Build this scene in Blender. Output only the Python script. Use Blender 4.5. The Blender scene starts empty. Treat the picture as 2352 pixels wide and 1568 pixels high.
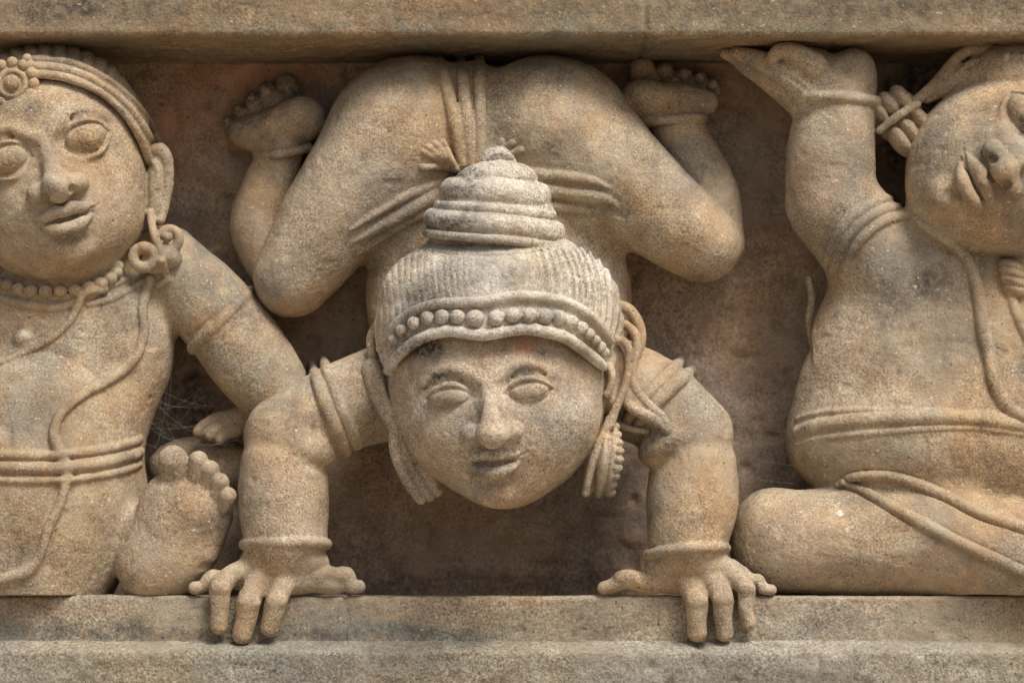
import bpy, math
import numpy as np

# ------------------------------------------------------------------ camera, light, exposure
U = 0.0005            # one working unit (u) = half a millimetre
CAM_D, CAM_Z = 8000.0, -600.0
VQ = 1.0              # voxel size multiplier
scene = bpy.context.scene
C = scene.collection
cam_data = bpy.data.cameras.new('camera')
cam = bpy.data.objects.new('camera', cam_data)
C.objects.link(cam)
cam.location = (0, -CAM_D * U, CAM_Z * U)
cam.rotation_euler = (math.radians(90), 0, 0)
cam_data.sensor_width = 36
cam_data.lens = 36 * CAM_D / 2352
cam_data.shift_y = -CAM_Z / 2352
cam_data.clip_start = 0.1
cam_data.clip_end = 200
cam_data.dof.use_dof = True
cam_data.dof.focus_distance = (CAM_D - 150) * U
cam_data.dof.aperture_fstop = 4.0
scene.camera = cam

SUN_AZ, SUN_EL = 34.0, 56.0      # degrees to the right of straight-on, degrees up
world = bpy.data.worlds.new('World')
scene.world = world
world.use_nodes = True
wt = world.node_tree
wt.nodes.clear()
wo = wt.nodes.new('ShaderNodeOutputWorld')
bg = wt.nodes.new('ShaderNodeBackground')
sky = wt.nodes.new('ShaderNodeTexSky')
sky.sky_type = 'NISHITA'
sky.sun_disc = False
sky.sun_elevation = math.radians(SUN_EL)
sky.sun_rotation = math.radians(180 - SUN_AZ)
sky.air_density = 1.0
sky.dust_density = 4.0
hs = wt.nodes.new('ShaderNodeHueSaturation')
hs.inputs['Saturation'].default_value = 0.35
wt.links.new(sky.outputs[0], hs.inputs['Color'])
wt.links.new(hs.outputs[0], bg.inputs['Color'])
bg.inputs['Strength'].default_value = 0.12
wt.links.new(bg.outputs[0], wo.inputs['Surface'])

sd = bpy.data.lights.new('sun', 'SUN')
sd.energy = 4.0
sd.angle = math.radians(24)
sd.color = (1.0, 0.95, 0.88)
sun = bpy.data.objects.new('sun', sd)
C.objects.link(sun)
az, el = math.radians(SUN_AZ), math.radians(SUN_EL)
from mathutils import Vector
to_sun = Vector((math.sin(az) * math.cos(el), -math.cos(az) * math.cos(el), math.sin(el)))
sun.rotation_euler = to_sun.to_track_quat('Z', 'Y').to_euler()
sun.location = to_sun * 6

scene.view_settings.view_transform = 'Standard'
scene.view_settings.look = 'None'
scene.view_settings.exposure = 0.04
scene.view_settings.gamma = 1.0
scene.view_settings.use_curve_mapping = False

# ------------------------------------------------------------------ numeric helpers
rng = np.random.RandomState(7)
_T = rng.rand(64, 64, 64).astype(np.float32) * 2 - 1


def vnoise(p, wl, seed=0):
    q = p / wl + seed * 17.31
    i = np.floor(q).astype(np.int64)
    f = (q - i).astype(np.float32)
    f = f * f * (3 - 2 * f)
    i &= 63
    j = (i + 1) & 63
    x0, y0, z0 = i[:, 0], i[:, 1], i[:, 2]
    x1, y1, z1 = j[:, 0], j[:, 1], j[:, 2]
    fx, fy, fz = f[:, 0], f[:, 1], f[:, 2]
    a = _T[x0, y0, z0] * (1 - fx) + _T[x1, y0, z0] * fx
    b = _T[x0, y1, z0] * (1 - fx) + _T[x1, y1, z0] * fx
    c = _T[x0, y0, z1] * (1 - fx) + _T[x1, y0, z1] * fx
    d = _T[x0, y1, z1] * (1 - fx) + _T[x1, y1, z1] * fx
    return (a * (1 - fy) + b * fy) * (1 - fz) + (c * (1 - fy) + d * fy) * fz


def W(px, py, d):
    """point of the frieze seen at photo position px,py that lies d units behind the ledge face"""
    s = 1 + np.asarray(d, float) / CAM_D
    return np.stack([(np.asarray(px, float) - 1176) * s, np.asarray(d, float) + 0 * s,
                     CAM_Z + (784 - np.asarray(py, float) - CAM_Z) * s], -1)


def cr(pts, step=10.0):
    """Catmull-Rom resample of a list of tuples (any dimension)"""
    P = np.array(pts, float)
    if len(P) < 2:
        return P
    P = np.vstack([2 * P[0] - P[1], P, 2 * P[-1] - P[-2]])
    out = []
    for i in range(1, len(P) - 2):
        n = max(1, int(np.ceil(np.linalg.norm((P[i + 1] - P[i])[:2]) / step)))
        for t in np.linspace(0, 1, n, endpoint=False):
            a, b, c, d = P[i - 1], P[i], P[i + 1], P[i + 2]
            out.append(0.5 * ((2 * b) + (c - a) * t + (2 * a - 5 * b + 4 * c - d) * t * t + (3 * b - a - 3 * c + d) * t ** 3))
    out.append(P[-2])
    return np.array(out)


class Ell:
    def __init__(s, px, py, d, rx, rd, rz, roll=0.0, yaw=0.0):
        s.c = W(px, py, d)
        s.r = np.array([rx, rd, rz], float) * (1 + d / CAM_D)
        a, b = math.radians(roll), math.radians(yaw)
        Rr = np.array([[math.cos(a), 0, -math.sin(a)], [0, 1, 0], [math.sin(a), 0, math.cos(a)]])   # roll: + turns right side up
        Ry = np.array([[math.cos(b), -math.sin(b), 0], [math.sin(b), math.cos(b), 0], [0, 0, 1]])
        s.M = Rr @ Ry
        e = np.sqrt(((s.M * s.r) ** 2).sum(1))
        s.lo, s.hi = s.c - e, s.c + e

    def ev(s, X, Y, Z):
        x, y, z = X - s.c[0], Y - s.c[1], Z - s.c[2]
        k0 = k1 = 0
        for j in range(3):
            m = s.M[:, j]
            l = x * np.float32(m[0]) + y * np.float32(m[1]) + z * np.float32(m[2])
            l = l * np.float32(1 / s.r[j])
            k0 = k0 + l * l
            l = l * np.float32(1 / s.r[j])
            k1 = k1 + l * l
        k0 = np.sqrt(k0)
        return k0 * (k0 - 1) / np.maximum(np.sqrt(k1), 1e-6)


class Chain:
    """rows px,py,d,r - tapered round strokes"""
    def __init__(s, pts, smooth=True, step=14, world=False):
        P = np.array(pts, float)
        if smooth and len(P) > 2:
            P = cr(P, step)
        if world:
            s.P, s.R = P[:, :3], P[:, 3]
        else:
            s.P = W(P[:, 0], P[:, 1], P[:, 2])
            s.R = P[:, 3] * (1 + P[:, 2] / CAM_D)
        s.lo = (s.P - s.R[:, None]).min(0)
        s.hi = (s.P + s.R[:, None]).max(0)


class Field:
    def __init__(s, x0, x1, y0, y1, d0, d1, h):
        h = h * VQ
        a, b = W([x0, x1], [y0, y1], [0, 0]), None
        s.h = h
        s.lo = np.array([a[0][0] - 5, d0, a[1][2] - 5])
        hi = np.array([a[1][0] + 5, d1, a[0][2] + 5])
        s.n = np.ceil((hi - s.lo) / h).astype(int) + 1
        s.ax = [(s.lo[i] + h * np.arange(s.n[i])).astype(np.float32) for i in range(3)]
        s.f = np.full(s.n, 200.0, np.float32)
        s.I = np.zeros(s.n, np.uint8)
        s.parts = [('body', None, None, 'stone')]

    def part(s, name, parent=None, label=None, mat='stone'):
        s.parts.append((name, parent, label, mat))
        return len(s.parts) - 1

    def sl(s, lo, hi, pad):
        a = np.clip(np.floor((lo - pad - s.lo) / s.h).astype(int), 0, s.n)
        b = np.clip(np.ceil((hi + pad - s.lo) / s.h).astype(int) + 1, 0, s.n)
        if (b <= a).any():
            return None
        return tuple(slice(a[i], b[i]) for i in range(3))

    def co(s, q):
        return s.ax[0][q[0]][:, None, None], s.ax[1][q[1]][None, :, None], s.ax[2][q[2]][None, None, :]

    def evaluate(s, p, pad):
        q = s.sl(p.lo, p.hi, pad)
        if q is None:
            return None, None
        if isinstance(p, Chain):
            b = np.full([t.stop - t.start for t in q], 200.0, np.float32)
            for i in range(max(1, len(p.P) - 1)):
                A, B = p.P[i], p.P[min(i + 1, len(p.P) - 1)]
                ra, rb = p.R[i], p.R[min(i + 1, len(p.R) - 1)]
                rm = max(ra, rb)
                t = s.sl(np.minimum(A, B) - rm, np.maximum(A, B) + rm, pad)
                if t is None:
                    continue
                t = tuple(slice(max(t[j].start, q[j].start), min(t[j].stop, q[j].stop)) for j in range(3))
                if any(w.stop <= w.start for w in t):
                    continue
                X, Y, Z = s.co(t)
                D = B - A
                L2 = max(float(D @ D), 1e-6)
                x, y, z = X - np.float32(A[0]), Y - np.float32(A[1]), Z - np.float32(A[2])
                t0 = x * np.float32(D[0] / L2) + y * np.float32(D[1] / L2) + z * np.float32(D[2] / L2)
                kk = float(rb - ra) / math.sqrt(L2)
                if abs(kk) > 0.02 and abs(kk) < .9:
                    pr = np.sqrt(np.maximum(x * x + y * y + z * z - t0 * t0 * np.float32(L2), 0))
                    t0 = t0 + pr * np.float32(kk / math.sqrt(1 - kk * kk) / math.sqrt(L2))
                tt = np.clip(t0, 0, 1)
                v = np.sqrt((x - tt * np.float32(D[0])) ** 2 + (y - tt * np.float32(D[1])) ** 2 + (z - tt * np.float32(D[2])) ** 2)
                v -= np.float32(ra) + tt * np.float32(rb - ra)
                loc = tuple(slice(t[j].start - q[j].start, t[j].stop - q[j].start) for j in range(3))
                np.minimum(b[loc], v, out=b[loc])
            return q, b
        X, Y, Z = s.co(q)
        return q, p.ev(X, Y, Z)

    def add(s, p, k=10.0, id=None, mask=None):
        k = max(k, 1e-3)
        q, b = s.evaluate(p, k + 2 * s.h)
        if q is None:
            return
        if mask is not None:
            b = mask(b, *s.co(q))
        a = s.f[q]
        h = np.maximum(k - np.abs(a - b), 0) / k
        if id is not None:
            s.I[q][b < a] = id
        s.f[q] = np.minimum(a, b) - h * h * (k / 4)

    def sub(s, p, k=10.0):
        q, b = s.evaluate(p, k + 2 * s.h)
        if q is None:
            return
        a = s.f[q]
        b = -b
        h = np.maximum(k - np.abs(a - b), 0) / k
        s.f[q] = np.maximum(a, b) + h * h * (k / 4)

    def hit(s, px, py, d0=None, default=300.0):
        px, py = np.atleast_1d(px).astype(float), np.atleast_1d(py).astype(float)
        out = np.full(len(px), default)
        done = np.zeros(len(px), bool)
        prev = None
        d = s.lo[1] + s.h if d0 is None else d0
        end = s.lo[1] + s.h * (s.n[1] - 2)
        st = s.h
        while d < end and not done.all():
            g = (W(px, py, np.full(len(px), d)) - s.lo) / s.h
            i = np.clip(np.floor(g).astype(int), 0, s.n - 2)
            fr = np.clip(g - i, 0, 1)
            v = 0
            for a in (0, 1):
                for b in (0, 1):
                    for c in (0, 1):
                        w = (fr[:, 0] if a else 1 - fr[:, 0]) * (fr[:, 1] if b else 1 - fr[:, 1]) * (fr[:, 2] if c else 1 - fr[:, 2])
                        v = v + w * s.f[i[:, 0] + a, i[:, 1] + b, i[:, 2] + c]
            new = (v < 0) & ~done
            if prev is not None and new.any():
                t = prev[new] / np.maximum(prev[new] - v[new], 1e-6)
                out[new] = d - st + st * t
            elif new.any():
                out[new] = d
            done |= new
            prev = v
            d += st
        return out

    def rope(s, pts, off=0.0, k=4.0, id=None, step=9.0, relax=2, carve=None, cap=None, wrap=0, hy=0):
        """px,py,r points laid on the surface reached so far"""
        P = cr(pts, step)
        d = s.hit(P[:, 0], P[:, 1] + hy)
        if cap is not None:
            d = np.minimum(d, cap)
        for _ in range(relax):
            if len(d) > 2:
                d[1:-1] = (d[:-2] + 2 * d[1:-1] + d[2:]) / 4
        ch = np.column_stack([P[:, 0], P[:, 1], d + off, P[:, 2]])
        if wrap:
            a, b = ch[0].copy(), ch[-1].copy()
            a[2] += wrap; b[2] += wrap
            a[:2] += (ch[1][:2] - ch[0][:2]) * .4; b[:2] += (ch[-2][:2] - ch[-1][:2]) * .4
            ch = np.vstack([a, ch, b])
        if carve:
            c2 = ch.copy(); c2[:, 3] += carve; c2[:, 2] -= carve * 0.3
            s.sub(Chain(c2, smooth=False), carve * 1.5)
        s.add(Chain(ch, smooth=False), k, id)

    def groove(s, pts, off=0.0, k=4.0, step=9.0):
        P = cr(pts, step)
        d = s.hit(P[:, 0], P[:, 1])
        if len(d) > 2:
            d[1:-1] = (d[:-2] + 2 * d[1:-1] + d[2:]) / 4
        s.sub(Chain(np.column_stack([P[:, 0], P[:, 1], d + off, P[:, 2]]), smooth=False), k)

    def blob(s, px, py, rx, rd, rz, off=0.0, k=6.0, id=None, roll=0.0, sub=False, yaw=0.0):
        d = float(s.hit(px, py)[0]) + off
        e = Ell(px, py, d, rx, rd, rz, roll, yaw)
        s.sub(e, k) if sub else s.add(e, k, id)

    def mesh(s):
        f = s.f
        f[0], f[-1], f[:, 0], f[:, -1], f[:, :, 0], f[:, :, -1] = 5, 5, 5, 5, 5, 5
        ins = (f < 0)
        cnt = np.zeros(s.n - 1, np.uint8)
        N = s.n - 1
        cs = [(a, b, c) for a in (0, 1) for b in (0, 1) for c in (0, 1)]
        for a, b, c in cs:
            cnt += ins[a:a + N[0], b:b + N[1], c:c + N[2]]
        ids = np.flatnonzero((cnt.ravel() > 0) & (cnt.ravel() < 8))
        del cnt
        ci = np.stack(np.unravel_index(ids, N), -1)
        vals = np.stack([f[ci[:, 0] + a, ci[:, 1] + b, ci[:, 2] + c] for a, b, c in cs], 1)
        pid = np.stack([s.I[ci[:, 0] + a, ci[:, 1] + b, ci[:, 2] + c] for a, b, c in cs], 1)
        vid = pid[np.arange(len(ids)), np.abs(vals).argmin(1)]
        acc = np.zeros((len(ids), 3)); num = np.zeros(len(ids))
        cv = np.array(cs, float)
        for i in range(8):
            for j in range(i + 1, 8):
                if abs(cv[i] - cv[j]).sum() != 1:
                    continue
                m = (vals[:, i] < 0) != (vals[:, j] < 0)
                t = vals[m, i] / (vals[m, i] - vals[m, j])
                acc[m] += cv[i] + (cv[j] - cv[i]) * t[:, None]
                num[m] += 1
        V = (ci + acc / num[:, None]) * s.h + s.lo
        quads = []
        for ax in range(3):
            o = [(1, 2), (2, 0), (0, 1)][ax]
            A = ins[tuple(slice(0, -1) if i == ax else slice(1, -1) for i in range(3))]
            B = ins[tuple(slice(1, None) if i == ax else slice(1, -1) for i in range(3))]
            for flip, m in ((False, A & ~B), (True, ~A & B)):
                e = np.argwhere(m)
                if not len(e):
                    continue
                for i in range(3):
                    if i != ax:
                        e[:, i] += 1
                def cell(du, dv):
                    g = e.copy(); g[:, o[0]] -= du; g[:, o[1]] -= dv
                    return np.searchsorted(ids, np.ravel_multi_index(tuple(np.minimum(g, N - 1).T), N))
                q = np.stack([cell(1, 1), cell(0, 1), cell(0, 0), cell(1, 0)], 1)
                quads.append(q[:, ::-1] if flip else q)
        F = np.concatenate(quads)
        fid = vid[F[:, 0]]
        s.f = s.I = None
        return V, F, fid


def vnormals(V, F):
    n = np.cross(V[F[:, 2]] - V[F[:, 0]], V[F[:, 3]] - V[F[:, 1]])
    out = np.zeros_like(V)
    for k in range(4):
        for c in range(3):
            out[:, c] += np.bincount(F[:, k], n[:, c], len(V))
    return out / np.maximum(np.linalg.norm(out, axis=1), 1e-9)[:, None]


def weather(V, F, seed=0, big=1.6, small=0.5, rough=None):
    """hand-cut and worn: nudge every vertex along its normal"""
    N = vnormals(V, F)
    a = vnoise(V, 70, seed) * big + vnoise(V, 28, seed + 1) * big * 0.45 + vnoise(V, 9, seed + 2) * small
    if rough is not None:
        a = a + rough * (vnoise(V, 12, seed + 7) * .7 + vnoise(V, 24, seed + 8) * 1.3)
    pit = np.maximum(vnoise(V, 11, seed + 3) - 0.72, 0) * -6
    a = a + np.minimum(vnoise(V, 30, seed + 9) + .52, 0) * 6 * (big / 2)
    V = V + N * (a + pit)[:, None]
    return V, vnormals(V, F)


def make_mesh(name, V, F, N, mat, parent=None, origin=(0, 0, 0), attrs=None):
    me = bpy.data.meshes.new(name)
    o3 = np.array(origin, float)
    me.vertices.add(len(V))
    me.vertices.foreach_set('co', ((V - o3) * U).astype(np.float32).ravel())
    me.loops.add(F.size)
    me.loops.foreach_set('vertex_index', F.astype(np.int32).ravel())
    me.polygons.add(len(F))
    me.polygons.foreach_set('loop_start', (np.arange(len(F)) * F.shape[1]).astype(np.int32))
    me.update(calc_edges=True)
    me.polygons.foreach_set('use_smooth', np.ones(len(F), bool))
    if attrs:
        for k, v in attrs.items():
            at = me.attributes.new(k, 'FLOAT', 'POINT')
            at.data.foreach_set('value', v.astype(np.float32))
    if N is not None:
        me.normals_split_custom_set_from_vertices(N.astype(np.float32))
    me.materials.append(mat)
    ob = bpy.data.objects.new(name, me)
    C.objects.link(ob)
    if parent is not None:
        ob.parent = parent
    return ob


def thing(name, label, cat, origin, group=None):
    o = bpy.data.objects.new(name, None)
    C.objects.link(o)
    o.empty_display_size = 0.05
    o.location = [c * U for c in origin]
    o['label'] = label
    o['category'] = cat
    if group:
        o['group'] = group
    return o


def build_figure(root, origin, fields, mats, seed):
    made = {}
    body = []
    for fi, fd in enumerate(fields):
        V, F, fid = fd.mesh()
        rg = np.zeros(len(V))
        for i, pt in enumerate(fd.parts):
            if pt[0] in ('hair', 'topknot') and pt[3] == 'hair':
                rg[F[fid == i]] = 1.0
        V, N = weather(V, F, seed + fi * 10, big=2.1 if fd.h > 2.3 * VQ else 1.1, small=0.35, rough=rg)
        A = stain_shading_attrs(V, seed)
        for i, (name, parent, label, mat) in enumerate(fd.parts):
            m = fid == i
            if m.sum() < 8:
                continue
            u, inv = np.unique(F[m], return_inverse=True)
            pack = (V[u], inv.reshape(-1, 4), N[u], {k: a[u] for k, a in A.items()})
            if i == 0:
                body.append(pack)
                continue
            par = root if parent is None else made.get(parent, root)
            ob = make_mesh(name, pack[0], pack[1], pack[2], mats[mat], par, origin, pack[3])
            if label:
                ob['label'] = label
            made.setdefault(name, ob)
    off, vs, fs, ns, at = 0, [], [], [], {}
    for v, f, n, a in body:
        vs.append(v); fs.append(f + off); ns.append(n); off += len(v)
        for k in a:
            at.setdefault(k, []).append(a[k])
    make_mesh('body', np.vstack(vs), np.vstack(fs), np.vstack(ns), mats['stone'], root, origin, {k: np.concatenate(v) for k, v in at.items()})


# ------------------------------------------------------------------ sandstone
def sandstone(name, base, ochre, grey, grey_amt, dark_amt, grain=6.0, contrast=0.5, bump=1.0, streak=False, mottle=(0.74, 0.70, 0.68), specks=.6):
    m = bpy.data.materials.new(name)
    m.use_nodes = True
    t = m.node_tree
    nd, ln = t.nodes, t.links
    bs = nd['Principled BSDF']
    bs.inputs['Roughness'].default_value = 0.92
    bs.inputs['Specular IOR Level'].default_value = 0.18
    geo = nd.new('ShaderNodeNewGeometry')

    def noise(wl, detail=3, rough=0.55, off=0.0, scale=(1, 1, 1)):
        mp = nd.new('ShaderNodeMapping')
        mp.inputs['Location'].default_value = (off, off * 1.7, off * 0.6)
        mp.inputs['Scale'].default_value = [c / (wl * U) for c in scale]
        ln.new(geo.outputs['Position'], mp.inputs['Vector'])
        n = nd.new('ShaderNodeTexNoise')
        n.inputs['Scale'].default_value = 1.0
        n.inputs['Detail'].default_value = detail
        n.inputs['Roughness'].default_value = rough
        ln.new(mp.outputs[0], n.inputs['Vector'])
        return n.outputs['Fac']

    def ramp(fac, a, b, va=0.0, vb=1.0):
        r = nd.new('ShaderNodeMapRange')
        r.inputs['From Min'].default_value = a
        r.inputs['From Max'].default_value = b
        r.inputs['To Min'].default_value = va
        r.inputs['To Max'].default_value = vb
        ln.new(fac, r.inputs['Value'])
        return r.outputs[0]

    def math_(op, a, b, clamp=False):
        n = nd.new('ShaderNodeMath')
        n.operation = op
        n.use_clamp = clamp
        for i, v in enumerate((a, b)):
            if isinstance(v, (int, float)):
                n.inputs[i].default_value = v
            else:
                ln.new(v, n.inputs[i])
        return n.outputs[0]

    def mix(fac, a, b, mode='MIX'):
        n = nd.new('ShaderNodeMix')
        n.data_type = 'RGBA'
        n.blend_type = mode
        for i, v in ((0, fac), (6, a), (7, b)):
            if isinstance(v, (int, float)):
                n.inputs[i].default_value = v
            elif isinstance(v, tuple):
                n.inputs[i].default_value = (*v, 1)
            else:
                ln.new(v, n.inputs[i])
        return n.outputs[2]

    def attr(k):
        a = nd.new('ShaderNodeAttribute')
        a.attribute_name = k
        return a.outputs['Fac']

    st = (0.35, 0.35, 1) if streak else (1, 1, 1)
    col = mix(ramp(noise(170, 4, .6, 3.1, st), .42, .62), base, ochre)
    col = mix(ramp(noise(520, 3, .5, 8.3), .45, .7, 0, .55), col, tuple(c * f for c, f in zip(base, (1.08, 1.1, 1.22))))
    g1 = noise(grain * 1.0, 2, .6, 1.3)
    g2 = noise(grain * 2.6, 3, .65, 5.2)
    # lichen, soot, painted shade and highlights: patches broken up by the grain
    gm = math_('ADD', ramp(noise(230, 5, .62, 4.4, st), .5, .72, 0, grey_amt), attr('grey'), True)
    gm = math_('MULTIPLY', gm, ramp(g2, .3, .62, .45, 1.15), True)
    col = mix(gm, col, grey)
    col = mix(math_('MULTIPLY', attr('pale'), ramp(g2, .35, .6, .4, 1.0), True), col, (0.60, 0.55, 0.48))
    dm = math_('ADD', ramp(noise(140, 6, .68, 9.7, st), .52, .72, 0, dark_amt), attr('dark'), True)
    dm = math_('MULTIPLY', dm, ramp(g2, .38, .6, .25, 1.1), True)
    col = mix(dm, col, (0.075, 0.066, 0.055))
    col = mix(math_('MULTIPLY', attr('red'), ramp(g2, .3, .55, .4, 1.0), True), col, (0.45, 0.20, 0.10))
    # sand grain
    lo, hi = 1 - contrast, 1 + contrast
    v = ramp(g1, .32, .68, lo, hi)
    v = math_('MULTIPLY', v, ramp(g2, .3, .7, 1 - contrast * .5, 1 + contrast * .45))
    pm_ = ramp(noise(210, 4, .6, 41.0), .36, .62, .3, 1.15)
    v = math_('ADD', math_('MULTIPLY', math_('SUBTRACT', v, 1.0), pm_), 1.0)
    cb = nd.new('ShaderNodeCombineColor')
    for i in range(3):
        ln.new(v, cb.inputs[i])
    col = mix(1.0, col, cb.outputs[0], 'MULTIPLY')
    mot = ramp(noise(60, 4, .6, 31.0), .34, .66, 0, 1)
    col = mix(mot, col, mix(1.0, col, mottle, 'MULTIPLY'))
    # odd black and white grains
    sp = noise(grain * 1.5, 1, .5, 12.0)
    col = mix(ramp(sp, .70, .76, 0, .75), col, (0.05, 0.045, 0.04))
    sp2 = noise(grain * 1.4, 1, .5, 22.0)
    col = mix(ramp(sp2, .70, .77, 0, specks), col, (0.72, 0.66, 0.56))
    ln.new(col, bs.inputs['Base Color'])
    hgt = math_('ADD', math_('MULTIPLY', g1, 0.5), math_('MULTIPLY', g2, 0.8))
    hgt = math_('ADD', hgt, math_('MULTIPLY', noise(grain * 8, 4, .6, 7.7), 1.2))
    bp = nd.new('ShaderNodeBump')
    bp.inputs['Strength'].default_value = 1.0
    bp.inputs['Distance'].default_value = 2.6 * U * bump
    ln.new(hgt, bp.inputs['Height'])
    ln.new(bp.outputs[0], bs.inputs['Normal'])
    return m


TAN, OCH, GRY = (0.392, 0.318, 0.222), (0.41, 0.29, 0.172), (0.195, 0.187, 0.158)
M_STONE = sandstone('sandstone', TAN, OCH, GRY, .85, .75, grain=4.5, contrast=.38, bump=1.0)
M_HAIR = sandstone('weathered_sandstone', (0.56, 0.51, 0.43), (0.47, 0.40, 0.29), (0.17, 0.168, 0.155), 1.0, .7, grain=4.8, contrast=.46, bump=1.3)
M_SIDE = sandstone('sandstone_side', TAN, OCH, GRY, .85, .7, grain=5.0, contrast=.34, bump=1.0)
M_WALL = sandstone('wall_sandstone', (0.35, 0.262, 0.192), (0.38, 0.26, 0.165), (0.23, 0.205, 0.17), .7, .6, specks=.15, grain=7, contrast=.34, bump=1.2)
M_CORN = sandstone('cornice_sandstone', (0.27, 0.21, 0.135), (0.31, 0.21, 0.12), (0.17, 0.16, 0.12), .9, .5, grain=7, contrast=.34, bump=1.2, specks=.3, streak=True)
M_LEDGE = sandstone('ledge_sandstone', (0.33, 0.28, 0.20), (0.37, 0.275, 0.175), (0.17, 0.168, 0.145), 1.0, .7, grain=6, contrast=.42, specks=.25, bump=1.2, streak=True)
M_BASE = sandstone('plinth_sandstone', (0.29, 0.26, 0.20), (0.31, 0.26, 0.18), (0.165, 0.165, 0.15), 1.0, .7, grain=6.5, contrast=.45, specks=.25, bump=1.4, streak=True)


STAINS_SHADING = []    # (px, py, rx, ry, attribute, amount) : patches of lichen, soot, red primer, painted shade and highlights


def stain_shading_attrs(V, seed):
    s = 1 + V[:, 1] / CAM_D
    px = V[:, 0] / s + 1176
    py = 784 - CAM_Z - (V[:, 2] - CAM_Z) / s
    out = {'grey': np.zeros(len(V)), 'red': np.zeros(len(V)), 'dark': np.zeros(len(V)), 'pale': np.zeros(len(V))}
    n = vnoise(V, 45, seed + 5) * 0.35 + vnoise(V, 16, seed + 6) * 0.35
    for x, y, rx, ry, kind, amt in STAINS_SHADING:
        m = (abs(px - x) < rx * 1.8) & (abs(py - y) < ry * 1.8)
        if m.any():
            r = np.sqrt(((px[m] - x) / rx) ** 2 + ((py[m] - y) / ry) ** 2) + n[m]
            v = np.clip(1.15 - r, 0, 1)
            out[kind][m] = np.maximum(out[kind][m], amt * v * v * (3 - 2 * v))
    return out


def run(profile, x0, x1, name, label, cat, mat, seed, amp=1.6, step=6.0, joints=(), stains_shading=()):
    """a closed profile (d, z) in u, run along x, worn by noise"""
    P = []
    n = len(profile)
    for i in range(n):
        a, b = np.array(profile[i][:2], float), np.array(profile[(i + 1) % n][:2], float)
        fine = profile[i][2] if len(profile[i]) > 2 else 200.0
        k = max(1, int(np.ceil(np.linalg.norm(b - a) / fine)))
        for t in range(k):
            P.append(a + (b - a) * t / k)
    P = np.array(P)
    xs = np.arange(x0, x1 + step, step)
    m = len(P)
    V = np.zeros((len(xs), m, 3))
    V[:, :, 0] = xs[:, None]
    V[:, :, 1] = P[None, :, 0]
    V[:, :, 2] = P[None, :, 1]
    V = V.reshape(-1, 3)
    i, j = np.meshgrid(np.arange(len(xs) - 1), np.arange(m), indexing='ij')
    j2 = (j + 1) % m
    F = np.stack([i * m + j, i * m + j2, (i + 1) * m + j2, (i + 1) * m + j], -1).reshape(-1, 4)
    N = vnormals(V, F)
    c = V.mean(0)
    if ((V - c) * N).sum() < 0:
        F = F[:, ::-1]
        N = -N
    S = np.array([0.35, 1, 1])
    a = vnoise(V * S, 90, seed) * amp * 1.2 + vnoise(V, 30, seed + 1) * amp * .8 + vnoise(V, 13, seed + 2) * amp * .5
    a = a + np.minimum(vnoise(V, 38, seed + 3) + .45, 0) * amp * 8
    for jx in joints:
        w = np.abs(V[:, 0] - jx - vnoise(V, 40, seed + 4) * 6)
        a = a - 7 * np.exp(-(w / 4) ** 2)
    V = V + N * a[:, None]
    N = vnormals(V, F)
    # end caps
    caps = [list(range(m)), list(range(len(xs) * m - m, len(xs) * m))[::-1]]
    STAINS_SHADING[:] = stains_shading
    ob = make_mesh(name, V, F, N, mat, attrs=stain_shading_attrs(V, seed))
    ob['label'] = label
    ob['category'] = cat
    return ob


def zy(py, d):
    return float(W(0, py, d)[2])


# ------------------------------------------------------------------ masonry
LT = zy(1367, 0)            # top of the ledge
SF = zy(84, -35)            # underside of the cornice
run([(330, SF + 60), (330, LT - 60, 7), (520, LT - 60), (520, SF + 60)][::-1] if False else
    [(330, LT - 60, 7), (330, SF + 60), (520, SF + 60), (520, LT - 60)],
    -1500, 1500, 'back_wall', 'recessed reddish brown sandstone wall behind the carved dwarfs', 'wall', M_WALL, 11, amp=3.0, step=7, stains_shading=[(400, 260, 170, 140, 'red', .55), (560, 180, 280, 60, 'red', .5), (350, 190, 60, 70, 'red', .5), (1600, 250, 160, 60, 'red', .15), (1330, 1200, 170, 190, 'grey', .9), (1350, 1120, 130, 120, 'grey', .7), (1750, 1000, 70, 200, 'dark', .4), (460, 500, 100, 90, 'dark', .35), (1080, 1340, 500, 40, 'dark', .5), (1780, 600, 90, 220, 'dark', .3), (2110, 210, 110, 110, 'dark', 1.0), (2050, 360, 40, 80, 'dark', .8), (430, 920, 80, 90, 'dark', .9)])  # dark blots behind the right head and left arm are painted recess shade
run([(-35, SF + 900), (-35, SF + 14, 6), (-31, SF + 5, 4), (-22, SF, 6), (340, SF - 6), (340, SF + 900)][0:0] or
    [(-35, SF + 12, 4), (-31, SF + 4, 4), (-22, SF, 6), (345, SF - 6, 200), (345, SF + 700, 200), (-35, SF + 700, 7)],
    -1500, 1500, 'cornice', 'overhanging sandstone cornice above the carved dwarfs', 'cornice', M_CORN, 21, amp=2.0, step=6, joints=(304,), stains_shading=[(300, 14, 500, 40, 'dark', .6), (1100, 20, 600, 30, 'dark', .5), (2000, 14, 600, 44, 'dark', .6), (700, 60, 300, 20, 'grey', .5), (1900, 66, 500, 18, 'grey', .4)])
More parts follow.
